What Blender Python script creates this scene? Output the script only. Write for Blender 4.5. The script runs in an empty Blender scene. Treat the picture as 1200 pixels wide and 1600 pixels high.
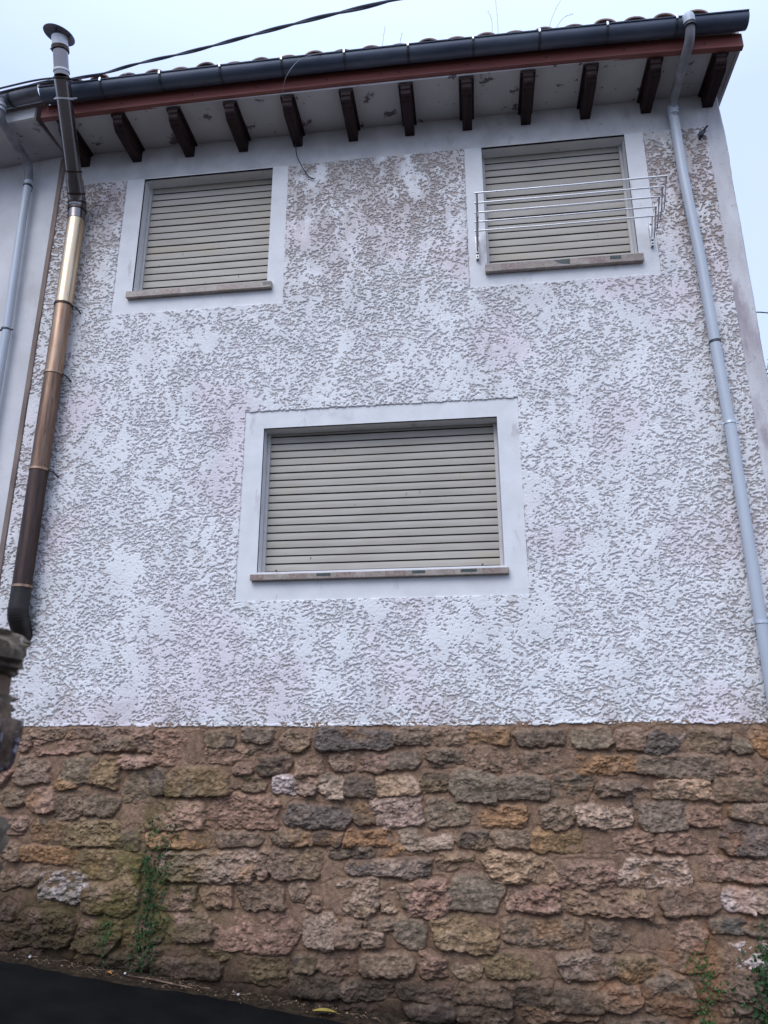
import bpy, math, random
import numpy as np
from mathutils import Vector, Matrix, noise as mnoise
SC = bpy.context.scene
R = math.radians
# ---------------------------------------------------------------- camera
pitch, yaw, roll = 0.30496295, -0.118959084, -0.00235918534
F = Vector((math.sin(yaw)*math.cos(pitch), math.cos(yaw)*math.cos(pitch), math.sin(pitch)))
Rt = Vector((math.cos(yaw), -math.sin(yaw), 0)); Up = Rt.cross(F)
R2 = Rt*math.cos(roll)+Up*math.sin(roll); U2 = -Rt*math.sin(roll)+Up*math.cos(roll)
cam = bpy.data.cameras.new("camera"); camo = bpy.data.objects.new("camera", cam); SC.collection.objects.link(camo)
camo.matrix_world = Matrix(((R2.x, U2.x, -F.x, 0), (R2.y, U2.y, -F.y, -5.9), (R2.z, U2.z, -F.z, 1.6), (0, 0, 0, 1)))
cam.sensor_fit = 'VERTICAL'; cam.sensor_height = 36; cam.lens = 1159.059/1600*36
cam.clip_start = .05; cam.clip_end = 600
cam.dof.use_dof = True; cam.dof.focus_distance = 6.8; cam.dof.aperture_fstop = 4.2
SC.camera = camo
# ---------------------------------------------------------------- sky and sun
SUN_EL, SUN_AZ = 48, 200      # azimuth: compass style, from +Y clockwise
w = bpy.data.worlds.new("World"); SC.world = w; w.use_nodes = True
nt = w.node_tree; bg = nt.nodes['Background']; bg.inputs[1].default_value = .115
sky = nt.nodes.new('ShaderNodeTexSky'); sky.sky_type = 'NISHITA'; sky.sun_disc = False
sky.sun_elevation = R(SUN_EL); sky.sun_rotation = R(SUN_AZ); sky.dust_density = 4; sky.air_density = 1.2; sky.altitude = 300
# a closed pale cloud cover over the blue sky, uneven the way an overcast sky is
tc = nt.nodes.new('ShaderNodeTexCoord')
cn = nt.nodes.new('ShaderNodeTexNoise'); cn.inputs['Scale'].default_value = 1.6; cn.inputs['Detail'].default_value = 4
cr = nt.nodes.new('ShaderNodeValToRGB')
cr.color_ramp.elements[0].position = .3; cr.color_ramp.elements[0].color = (5.5, 6.75, 10.0, 1)
cr.color_ramp.elements[1].position = .7; cr.color_ramp.elements[1].color = (6.3, 7.65, 10.8, 1)
mx = nt.nodes.new('ShaderNodeMix'); mx.data_type = 'RGBA'; mx.inputs[0].default_value = .9
nt.links.new(tc.outputs['Generated'], cn.inputs['Vector']); nt.links.new(cn.outputs[0], cr.inputs[0])
sx = nt.nodes.new('ShaderNodeSeparateXYZ'); nt.links.new(tc.outputs['Generated'], sx.inputs[0])
gr = nt.nodes.new('ShaderNodeMapRange'); gr.inputs[1].default_value = .68; gr.inputs[2].default_value = 1; gr.inputs[3].default_value = .82; gr.inputs[4].default_value = 1.7
nt.links.new(sx.outputs[2], gr.inputs[0])          # overcast sky: brighter overhead than at the horizon
ml = nt.nodes.new('ShaderNodeVectorMath'); ml.operation = 'SCALE'; nt.links.new(cr.outputs[0], ml.inputs[0]); nt.links.new(gr.outputs[0], ml.inputs['Scale'])
nt.links.new(sky.outputs[0], mx.inputs[6]); nt.links.new(ml.outputs[0], mx.inputs[7]); nt.links.new(mx.outputs[2], bg.inputs[0])
sun = bpy.data.lights.new("sun", 'SUN'); sun.energy = 1.5; sun.angle = R(40); sun.color = (.97, .97, 1)
suno = bpy.data.objects.new("sun", sun); SC.collection.objects.link(suno)
sd = Vector((math.sin(R(SUN_AZ))*math.cos(R(SUN_EL)), math.cos(R(SUN_AZ))*math.cos(R(SUN_EL)), math.sin(R(SUN_EL))))
suno.rotation_euler = sd.to_track_quat('Z', 'Y').to_euler()
SC.view_settings.view_transform = 'Standard'; SC.view_settings.look = 'None'; SC.view_settings.gamma = 1
SC.view_settings.use_curve_mapping = False; SC.view_settings.exposure = 0.38
SC.cycles.max_bounces = 6

# ---------------------------------------------------------------- helpers
rng = np.random.default_rng(7); rnd = random.Random(11)
def link(o, parent=None):
    SC.collection.objects.link(o)
    if parent is not None:
        o.parent = parent
        pm = parent; off = Vector((0, 0, 0))
        while pm is not None: off += pm.location; pm = pm.parent
        o.location = -off if o.type == 'MESH' and o.get('_abs', 1) else o.location
    return o
def tag(o, label=None, cat=None, group=None, kind=None):
    if label: o['label'] = label
    if cat: o['category'] = cat
    if group: o['group'] = group
    if kind: o['kind'] = kind
    return o
def empty(name, loc=(0, 0, 0)):
    o = bpy.data.objects.new(name, None); SC.collection.objects.link(o); o.location = loc; o.empty_display_size = .1; return o
class MB:
    def __init__(s): s.v = []; s.f = []
    def add(s, vs, fs):
        n = len(s.v); s.v += [tuple(v) for v in vs]; s.f += [tuple(i+n for i in f) for f in fs]; return s
    def box(s, a, b):
        (x0, y0, z0), (x1, y1, z1) = a, b
        return s.add([(x0,y0,z0),(x1,y0,z0),(x1,y1,z0),(x0,y1,z0),(x0,y0,z1),(x1,y0,z1),(x1,y1,z1),(x0,y1,z1)],
                     [(0,3,2,1),(4,5,6,7),(0,1,5,4),(1,2,6,5),(2,3,7,6),(3,0,4,7)])
    def tube(s, pts, r, n=16, caps=True, closed_end=True):
        pts = [Vector(p) for p in pts]; rs = r if hasattr(r, '__len__') else [r]*len(pts)
        t0 = (pts[1]-pts[0]).normalized(); up = Vector((0, 0, 1)) if abs(t0.z) < .9 else Vector((0, 1, 0))
        nrm = (up - t0*up.dot(t0)).normalized(); vs = []; m = len(pts)
        for i, p in enumerate(pts):
            t = ((pts[min(i+1, m-1)]-pts[i]).normalized() + (pts[i]-pts[max(i-1, 0)]).normalized())
            t = t.normalized() if t.length > 1e-9 else t0
            nrm = (nrm - t*nrm.dot(t)).normalized(); bi = t.cross(nrm)
            for k in range(n):
                a = 2*math.pi*k/n; vs.append(p + (nrm*math.cos(a)+bi*math.sin(a))*rs[i])
        fs = [(i*n+k, i*n+(k+1) % n, (i+1)*n+(k+1) % n, (i+1)*n+k) for i in range(m-1) for k in range(n)]
        if caps: fs += [tuple(range(n-1, -1, -1)), tuple(range((m-1)*n, m*n))]
        return s.add(vs, fs)
    def sweep(s, prof, stations, closed=True):
        """prof: (y,z) list; stations: (x, dy, dz)"""
        n = len(prof); vs = [(x, y+dy, z+dz) for x, dy, dz in stations for y, z in prof]
        m = len(stations); e = n if closed else n-1
        fs = [(i*n+k, i*n+(k+1) % n, (i+1)*n+(k+1) % n, (i+1)*n+k) for i in range(m-1) for k in range(e)]
        if closed: fs += [tuple(range(n-1, -1, -1)), tuple(range((m-1)*n, m*n))]
        return s.add(vs, fs)
    def build(s, name, mat, parent=None, smooth=False, bevel=0, seg=2, fix=True):
        me = bpy.data.meshes.new(name); me.from_pydata(s.v, [], s.f); me.update()
        if fix:
            import bmesh
            bm = bmesh.new(); bm.from_mesh(me); bmesh.ops.recalc_face_normals(bm, faces=bm.faces)
            bm.to_mesh(me); bm.free()
        o = bpy.data.objects.new(name, me); me.materials.append(mat)
        if smooth:
            me.polygons.foreach_set('use_smooth', [True]*len(me.polygons))
            try: me.set_sharp_from_angle(angle=R(40))
            except Exception: pass
        if bevel:
            b = o.modifiers.new('bevel', 'BEVEL'); b.width = bevel; b.segments = seg; b.limit_method = 'ANGLE'
        return link(o, parent)
def fillet(pts, rad=.08, n=6):
    pts = [Vector(p) for p in pts]; out = [pts[0]]
    for a, b, c in zip(pts, pts[1:], pts[2:]):
        d1 = (a-b); d2 = (c-b); r = min(rad, d1.length*.45, d2.length*.45)
        p, q = b+d1.normalized()*r, b+d2.normalized()*r
        for i in range(n+1):
            t = i/n; out.append(p*(1-t)**2 + b*2*t*(1-t) + q*t*t)
    out.append(pts[-1]); return out

# ---------------------------------------------------------------- materials
def mat(name, c1, c2=None, scale=8, stretch=(1, 1, 1), rough=.7, metal=0, bump=0, bscale=60, contrast=(.35, .65),
        vcol=False, spots=None, spec=.5, fine=0, fscale=120, rvar=0):
    m = bpy.data.materials.new(name); m.use_nodes = True; t = m.node_tree; N = t.nodes; L = t.links
    p = N['Principled BSDF']; p.inputs['Roughness'].default_value = rough; p.inputs['Metallic'].default_value = metal
    p.inputs['Specular IOR Level'].default_value = spec
    co = N.new('ShaderNodeTexCoord'); mp = N.new('ShaderNodeMapping'); mp.inputs['Scale'].default_value = stretch
    L.new(co.outputs['Object'], mp.inputs[0])
    def noise(sc, det=4, vec=mp, rg=.55):
        n = N.new('ShaderNodeTexNoise'); n.inputs['Scale'].default_value = sc; n.inputs['Detail'].default_value = det
        n.inputs['Roughness'].default_value = rg
        L.new(vec.outputs[0] if vec is mp else co.outputs['Object'], n.inputs['Vector']); return n
    def ramp(src, lo, hi, a=(0, 0, 0, 1), b=(1, 1, 1, 1)):
        r = N.new('ShaderNodeValToRGB'); r.color_ramp.elements[0].position = lo; r.color_ramp.elements[1].position = hi
        r.color_ramp.elements[0].color = a; r.color_ramp.elements[1].color = b; L.new(src, r.inputs[0]); return r
    def mix(fac, a, b, mode='MIX'):
        x = N.new('ShaderNodeMix'); x.data_type = 'RGBA'; x.blend_type = mode
        for sock, val in ((x.inputs[0], fac), (x.inputs[6], a), (x.inputs[7], b)):
            if hasattr(val, 'links'): L.new(val, sock)
            else: sock.default_value = val
        return x.outputs[2]
    if vcol:
        at = N.new('ShaderNodeAttribute'); at.attribute_name = 'Col'
        r = ramp(noise(scale).outputs[0], *contrast, a=(*[c1]*3, 1), b=(*[c2]*3, 1))
        col = mix(1., at.outputs[0], r.outputs[0], 'MULTIPLY')
    else:
        c2 = c2 or c1
        col = ramp(noise(scale).outputs[0], *contrast, a=(*c1, 1), b=(*c2, 1)).outputs[0]
    if fine:
        r = ramp(noise(fscale, 3, None).outputs[0], .3, .7, a=(*[1-fine]*3, 1), b=(*[1+fine]*3, 1))
        col = mix(1., col, r.outputs[0], 'MULTIPLY')
    for sp in (spots or []):
        sc, lo, hi, c, st = sp
        if st: 
            m2 = N.new('ShaderNodeMapping'); m2.inputs['Scale'].default_value = st; L.new(co.outputs['Object'], m2.inputs[0])
            n = N.new('ShaderNodeTexNoise'); n.inputs['Scale'].default_value = sc; n.inputs['Detail'].default_value = 6
            n.inputs['Roughness'].default_value = .65; L.new(m2.outputs[0], n.inputs['Vector'])
        else: n = noise(sc, 6, None, .65)
        col = mix(ramp(n.outputs[0], lo, hi).outputs[0], col, (*c, 1))
    L.new(col, p.inputs['Base Color'])
    if rvar:
        mr = N.new('ShaderNodeMapRange'); mr.inputs[3].default_value = rough-rvar; mr.inputs[4].default_value = rough+rvar
        L.new(noise(scale*2).outputs[0], mr.inputs[0]); L.new(mr.outputs[0], p.inputs['Roughness'])
    if bump:
        b = N.new('ShaderNodeBump'); b.inputs['Strength'].default_value = min(1, bump); b.inputs['Distance'].default_value = .004*max(1, bump)
        L.new(noise(bscale, 5, None).outputs[0], b.inputs['Height']); L.new(b.outputs[0], p.inputs['Normal'])
    return m
M = {}
M['plaster'] = mat('roughcast', .93, 1.05, 3, vcol=True, rough=.85, bump=.5, bscale=220, spec=.2)
M['stone'] = mat('rubble', .8, 1.18, 34, vcol=True, rough=.9, bump=1.6, bscale=90, spec=.25, fine=.28, fscale=160)
M['smooth'] = mat('painted_render', (.66, .66, .66), (.74, .735, .735), 5, rough=.8, bump=.25, bscale=40, spec=.25,
    spots=[(6, .60, .75, (.42, .39, .38), (1, 1, .35)), (2.2, .62, .8, (.45, .44, .45), None)])
M['band'] = mat('band_render', (.50, .48, .47), (.62, .61, .60), 4, rough=.85, bump=.3, bscale=40, spec=.2,
    spots=[(5, .58, .8, (.33, .30, .30), (1, 1, .5)), (9, .66, .74, (.22, .16, .13), None)])
M['corner'] = mat('corner_render', (.48, .46, .46), (.62, .61, .61), 4, stretch=(1, 1, .35), rough=.85, bump=.5, bscale=50, spec=.2,
    spots=[(3.5, .50, .66, (.36, .31, .33), (1, 1, .3)), (26, .62, .70, (.25, .17, .14), None)])
M['soffit'] = mat('soffit_render', (.50, .475, .48), (.58, .555, .56), 2.5, rough=.9, bump=.4, bscale=60, spec=.1,
    spots=[(4.5, .60, .64, (.16, .13, .14), None), (14, .66, .69, (.10, .09, .08), None)])
M['fascia'] = mat('red_brown_board', (.19, .055, .045), (.26, .078, .06), 6, stretch=(.25, 1, 2), rough=.55, bump=.3, bscale=80,
    spots=[(7, .68, .74, (.06, .02, .02), None)])
M['rafter'] = mat('dark_stained_wood', (.016, .009, .010), (.036, .017, .017), 10, stretch=(3, .3, 3), rough=.6, spec=.2, bump=.4, bscale=90)
M['gutter'] = mat('dark_zinc', (.055, .070, .105), (.10, .12, .16), 5, stretch=(.4, 1, 1), rough=.5, metal=.25, rvar=.1,
    spots=[(8, .6, .8, (.14, .14, .17), (.5, 1, 1))])
M['gutter_grey'] = mat('grey_zinc', (.13, .13, .15), (.2, .2, .22), 6, rough=.45, metal=.3, rvar=.1)
M['strap'] = mat('dark_strap', (.02, .024, .035), (.04, .045, .06), 20, rough=.5)
M['screw'] = mat('bright_screw', (.6, .62, .65), None, rough=.35, metal=.8)
M['pvc'] = mat('grey_pipe', (.40, .44, .49), (.46, .50, .55), 4, stretch=(1, 1, .3), rough=.42, rvar=.1, bump=.1, bscale=20,
    spots=[(5, .6, .8, (.32, .33, .35), (1, 1, .2))])
M['pvc_shaded'] = mat('shaded_pipe', (.15, .145, .16), (.30, .30, .315), 7, stretch=(1, 1, .4), rough=.6)  # darker copy of the pipe grey: shade under the eaves painted in
M['tile'] = mat('roof_tile', (.15, .10, .085), (.30, .19, .15), 6, rough=.9, bump=.8, bscale=60,
    spots=[(11, .55, .68, (.10, .10, .085), None), (30, .62, .68, (.42, .40, .33), None)])
M['flue_lean'] = mat('flue_lean', (.22, .20, .20), (.28, .255, .25), 2, stretch=(1, 1, .2), rough=.24, metal=.95)
def flue_mat(name, c1, c2, rough=.3):
    return mat(name, c1, c2, 7, stretch=(5, 5, .35), rough=rough, metal=.92, rvar=.1, bump=.12, bscale=14,
        spots=[(9, .60, .70, tuple(x*.55 for x in c1), (3, 3, .5))])
M['flue_gold'] = flue_mat('flue_gold', (.62, .45, .28), (.75, .60, .42), .34)
M['flue_bronze'] = flue_mat('flue_bronze', (.27, .165, .11), (.42, .29, .20), .4)
M['flue_brown'] = flue_mat('flue_brown', (.12, .075, .055), (.25, .16, .11), .42)
M['flue_dark'] = flue_mat('flue_dark', (.05, .036, .032), (.09, .06, .05), .42)
M['flue_steel'] = flue_mat('flue_steel', (.13, .12, .12), (.26, .24, .22), .25)
M['flue_soot'] = mat('sooty_elbow', (.018, .015, .014), (.035, .028, .026), 10, rough=.45, metal=.4)
M['cap'] = mat('cap_steel', (.16, .18, .24), (.22, .24, .30), 6, rough=.4, metal=.6)
M['pale_metal'] = mat('pale_collar', (.62, .62, .64), (.72, .72, .74), 8, rough=.4, metal=.3)
M['shutter'] = mat('beige_slats', (.385, .35, .295), (.45, .415, .36), 5, stretch=(.5, 1, 2.5), rough=.5, spec=.35, bump=.1, bscale=90,
    spots=[(3, .55, .75, (.44, .37, .27), (.5, 1, 1.5)), (22, .69, .72, (.16, .14, .11), (1, 1, .4))])
M['groove'] = mat('slat_gap', (.012, .012, .013), None, rough=.9)
M['rail'] = mat('grey_rail', (.46, .44, .42), (.52, .50, .48), 8, rough=.5)
M['sill'] = mat('sill_stone', (.25, .205, .165), (.36, .305, .26), 14, stretch=(.6, 1, 1), rough=.45, bump=.1, bscale=90, fine=.2, fscale=80,
    spots=[(40, .55, .62, (.22, .16, .13), None)])
M['sill_dark'] = mat('sill_dark_piece', (.03, .045, .04), (.05, .065, .06), 40, rough=.35)
M['sill_brown'] = mat('sill_brown_piece', (.20, .135, .11), (.31, .24, .20), 40, rough=.4)
M['steel'] = mat('white_rod', (.75, .74, .74), (.82, .82, .82), 10, rough=.28, metal=.5)
M['rust'] = mat('tarnished_bar', (.30, .26, .27), (.42, .38, .38), 40, rough=.45, metal=.5)
M['cable'] = mat('cable_sheath', (.022, .026, .045), (.04, .045, .07), 20, rough=.6)
M['white_cord'] = mat('white_cord', (.3, .31, .34), None, rough=.6)
M['neighbour'] = mat('neighbour_render', (.54, .53, .53), (.64, .63, .63), 2.5, rough=.85, bump=.35, bscale=30, spec=.2,
    spots=[(2.5, .58, .8, (.43, .40, .38), (1, 1, .5))])
M['joint'] = mat('brown_joint', (.16, .12, .105), (.26, .20, .17), 8, stretch=(1, 1, .3), rough=.9, bump=.6)
M['asphalt'] = mat('fresh_asphalt', (.006, .006, .006), (.011, .0105, .010), 3, rough=.9, bump=1, bscale=180, spec=.06)
M['soil'] = mat('dark_soil', (.018, .013, .009), (.05, .035, .022), 22, rough=1, bump=2, bscale=120, spec=.1)
M['terrain'] = mat('terrain_grass', (.05, .045, .04), (.08, .07, .06), 2, rough=1, bump=1, bscale=10)
def leafmat(name, c1, c2):
    m = mat(name, c1, c2, 9, rough=.55, spec=.3); return m
M['leaf'] = leafmat('wall_leaf', (.010, .030, .008), (.028, .070, .014))
M['leaf2'] = leafmat('bright_leaf', (.022, .06, .012), (.05, .11, .022))
M['stem'] = mat('stem', (.04, .06, .02), (.07, .08, .03), 9, rough=.8)
M['straw'] = mat('dry_stalk', (.33, .30, .29), (.45, .41, .38), 9, rough=.9)
M['yleaf'] = mat('yellow_leaf', (.30, .22, .04), (.40, .30, .07), 30, rough=.6)
M['oleaf'] = mat('orange_leaf', (.45, .17, .03), (.5, .22, .05), 30, rough=.6)
M['litter'] = mat('leaf_litter', (.07, .04, .024), (.25, .16, .10), 14, rough=.8, contrast=(.4, .6))
M['bark'] = mat('bark', (.06, .045, .035), (.10, .08, .06), 9, rough=.9, bump=1)

# ---------------------------------------------------------------- noise on arrays
TB = rng.random((512, 512)).astype(np.float32)
def vn(x, z, seed=0):
    x = x+seed*37.17; z = z+seed*91.73
    xi = np.floor(x).astype(np.int64); zi = np.floor(z).astype(np.int64)
    fx = (x-xi); fz = (z-zi); fx = fx*fx*(3-2*fx); fz = fz*fz*(3-2*fz)
    a = TB[zi & 511, xi & 511]; b = TB[zi & 511, (xi+1) & 511]; c = TB[(zi+1) & 511, xi & 511]; d = TB[(zi+1) & 511, (xi+1) & 511]
    return (a*(1-fx)+b*fx)*(1-fz)+(c*(1-fx)+d*fx)*fz
def fbm(x, z, o=4, seed=0, g=.5):
    s = 0; a = 1; t = 0
    for i in range(o):
        # rotate each octave so that no lattice shows
        an = .6+i*1.1; X = x*math.cos(an)-z*math.sin(an); Z = x*math.sin(an)+z*math.cos(an)
        s = s+a*vn(X*2**i, Z*2**i, seed+i*3); t += a; a *= g
    return s/t
def sst(a, b, x):
    t = np.clip((x-a)/(b-a), 0, 1); return t*t*(3-2*t)
def gridmesh(name, xs, zs, H, C, keep, m, parent, ybase=0., xz=None, smooth=True):
    nx, nz = len(xs), len(zs); X, Z = np.meshgrid(xs, zs) if xz is None else xz
    co = np.stack([X, ybase-H, Z], -1).reshape(-1, 3).astype(np.float32)
    idx = np.arange(nx*nz).reshape(nz, nx)
    q = np.stack([idx[:-1, :-1], idx[:-1, 1:], idx[1:, 1:], idx[1:, :-1]], -1).reshape(-1, 4)
    if keep is not None: q = q[keep.reshape(-1)]
    used = np.zeros(nx*nz, bool); used[q.reshape(-1)] = True
    rem = np.cumsum(used)-1; q = rem[q]; co = co[used]; C = C.reshape(-1, 3)[used]
    me = bpy.data.meshes.new(name); me.vertices.add(len(co)); me.vertices.foreach_set('co', co.reshape(-1))
    me.loops.add(q.size); me.loops.foreach_set('vertex_index', q.reshape(-1).astype(np.int32))
    me.polygons.add(len(q)); me.polygons.foreach_set('loop_start', np.arange(0, q.size, 4, dtype=np.int32))
    me.polygons.foreach_set('use_smooth', np.full(len(q), smooth))
    me.update(calc_edges=True)
    ca = me.color_attributes.new('Col', 'FLOAT_COLOR', 'POINT')
    ca.data.foreach_set('color', np.concatenate([C, np.ones((len(C), 1))], 1).astype(np.float32).reshape(-1))
    me.materials.append(m); o = bpy.data.objects.new(name, me); return link(o, parent)

# ================================================================ ROAD AND GROUND
def road_z(x, y=0): return .13-.115*(x+3.6) if x < 2.6 else .13-.115*6.2-.05*(x-2.6)
g = MB(); xs = [-60, -20, -8, -5, -3, -1, 0, 1, 2.6, 5, 12, 40]
def strip(mb, xs, y0, y1, dz=0):
    vs = []; 
    for x in xs:
        z = road_z(max(x, -12)) + dz; vs += [(x, y0, z), (x, y1, z)]
    mb.add(vs, [(2*i, 2*i+2, 2*i+3, 2*i+1) for i in range(len(xs)-1)])
strip(g, [-250]+xs+[250], -250, 250, -.12)
tag(g.build('ground', M['terrain']), kind='structure')
g = MB(); strip(g, xs, -7.6, -.02, 0); tag(g.build('road', M['asphalt']), kind='structure')

# ================================================================ THE HOUSE
XL, XR, XROUGH = -4.06, 2.52, 2.356
ZP, ZB, ZE = 1.746, 7.15, 7.53           # plaster foot, smooth band foot, soffit
house = empty('house', (-.8, 0, 0))
tag(house, 'white roughcast house on a rubble stone base, three windows with closed beige shutters', 'house')
WIN = [dict(o=(-3.166, -1.82, 5.817, 7.142), s=(-3.353, -1.659, 5.563, ZB), sill=(-3.20, -1.765, 5.715, 5.79), n=16.5, lab='upper left shuttered window above the blank wall'),
       dict(o=(.256, 1.606, 5.822, 7.148), s=(.089, 1.778, 5.579, ZB), sill=(.235, 1.635, 5.705, 5.79), n=16.5, lab='upper right shuttered window behind the drying rack'),
       dict(o=(-1.777, .272, 2.982, 4.29), s=(-1.95, .453, 2.737, 4.451), sill=(-1.82, .303, 2.903, 2.96), n=19, lab='wide lower shuttered window in the middle of the facade')]
# --- roughcast: real relief, flattened splatters with dirty hollows between them
ST = .0050
xs = np.arange(XL, XROUGH+ST, ST); zs = np.arange(ZP-.05, ZB+.03, ST)
X, Z = np.meshgrid(xs, zs)
X = X.astype(np.float32); Z = Z.astype(np.float32)
wa = (fbm(X*3, Z*3, 2, 5)-.5)*1.6
Xw = X+Z*wa*.0; an = wa*.9
U = X+(fbm(X*8, Z*8, 2, 9)-.5)*.05; V = Z+(fbm(X*9, Z*9, 2, 8)-.5)*.05
n1 = fbm(U*46, V*66, 2, 21, .6)
n2 = fbm(U*82, V*108, 2, 33, .5)
n = n1*.64+n2*.36
patch = fbm(X*5.5, Z*3.8, 4, 41, .66)              # low: trowelled nearly flat
upper0 = sst(5.4, 7.0, Z)
patch2 = fbm(X*7.5, Z*5.0, 2, 47, .5)
T = .470-.15*sst(.45, .32, patch)-.13*sst(.36, .26, patch2)+.015*sst(.5, .7, patch)+.025*upper0
T = T+.02*(fbm(X*1.1, Z*.9, 2, 52)-.5)
hplate = sst(T-.035, T+.03, n)
H = .0082*hplate + .004*n2 + .003*(fbm(X*2, Z*2, 3, 60)-.5)
# borders: thin ragged edge toward the smooth frames, the corner strip and the foot
def inrect(r, e, X=X, Z=Z):
    x0, x1, z0, z1 = r
    return np.maximum(np.maximum(x0+e-X, X-(x1-e)), np.maximum(z0+e-Z, Z-(z1-e)))   # <0 inside
rag = (fbm(X*22, Z*22, 3, 71)-.5)*.016
base_h = np.full_like(H, .006)
solid = np.ones_like(H, bool); keep = np.ones((len(zs)-1, len(xs)-1), bool)
Xc = (X[:-1, :-1]+X[1:, 1:])/2; Zc = (Z[:-1, :-1]+Z[1:, 1:])/2
for wd in WIN:
    solid &= ~(inrect(wd['s'], 0)+rag < 0)
    keep &= ~(inrect(wd['s'], .03, Xc, Zc) < 0); keep &= ~(inrect(wd['o'], -.012, Xc, Zc) < 0)
solid &= (Z < ZB-.004+rag*.5); solid &= (X < XROUGH-.004+rag)
foot = ZP+.006*np.sin(X*1.3)+(fbm(X*9, X*0, 3, 77)-.5)*.03+(fbm(X*40, Z*40, 2, 78)-.5)*.012
solid &= Z > foot
Ht = np.where(solid, base_h+H, -.02)
lip = solid & (Z < foot+.02); Ht = np.where(lip, Ht+.004, Ht)
# colour: paint on the faces, dirt kept in the hollows, browner under the eaves and beside the pipes
dirt = .35+.5*sst(.40, .62, fbm(X*.9, Z*.8, 3, 81))
upper = sst(5.0, 7.1, Z+(fbm(X*3, Z*2, 3, 83)-.5)*1.2)
side = np.maximum(sst(1.75, 2.2, X+(fbm(X*4, Z*2, 3, 84)-.5)*.5)*.8, sst(-3.2, -3.9, X+(fbm(X*4, Z*2, 3, 85)-.5)*.5)*.7)
low = sst(2.1, 1.72, Z+(fbm(X*5, Z*5, 3, 86)-.5)*.5)
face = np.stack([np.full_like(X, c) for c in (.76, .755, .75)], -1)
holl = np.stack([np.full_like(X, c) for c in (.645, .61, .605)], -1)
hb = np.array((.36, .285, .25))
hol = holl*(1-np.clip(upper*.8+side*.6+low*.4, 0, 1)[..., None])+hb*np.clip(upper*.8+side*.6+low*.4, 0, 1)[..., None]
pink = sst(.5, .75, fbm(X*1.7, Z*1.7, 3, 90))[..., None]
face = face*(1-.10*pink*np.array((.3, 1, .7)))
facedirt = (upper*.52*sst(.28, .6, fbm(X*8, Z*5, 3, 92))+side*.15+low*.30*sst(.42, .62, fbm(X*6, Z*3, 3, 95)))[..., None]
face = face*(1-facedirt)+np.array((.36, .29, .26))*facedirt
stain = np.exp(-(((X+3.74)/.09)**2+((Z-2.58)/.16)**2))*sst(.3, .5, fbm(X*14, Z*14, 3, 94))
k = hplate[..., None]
step_shade = (sst(.09, .045, T-n)*sst(-.02, .02, T-n))[..., None]       # shadow line at the foot of each step, painted into the colour
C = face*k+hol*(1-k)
C = C*(1-step_shade*(.36+.2*upper[..., None]))
C = C*(1-.75*stain[..., None])
for (sx, sz, l, wdt) in ((.31, 2.93, .45, .035), (-1.83, 2.9, .3, .03)):
    s_ = np.exp(-((X-sx)/wdt)**2)*sst(sz-l, sz-.05, Z)*(Z < sz)*.3; C = C*(1-s_[..., None]*np.array((.6, .8, 1)))
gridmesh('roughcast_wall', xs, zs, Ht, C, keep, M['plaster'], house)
del X, Z, U, V, n1, n2, n, patch, patch2, T, hplate, H, Ht, C, face, hol, holl, rag, foot, upper, side, low, pink

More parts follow.
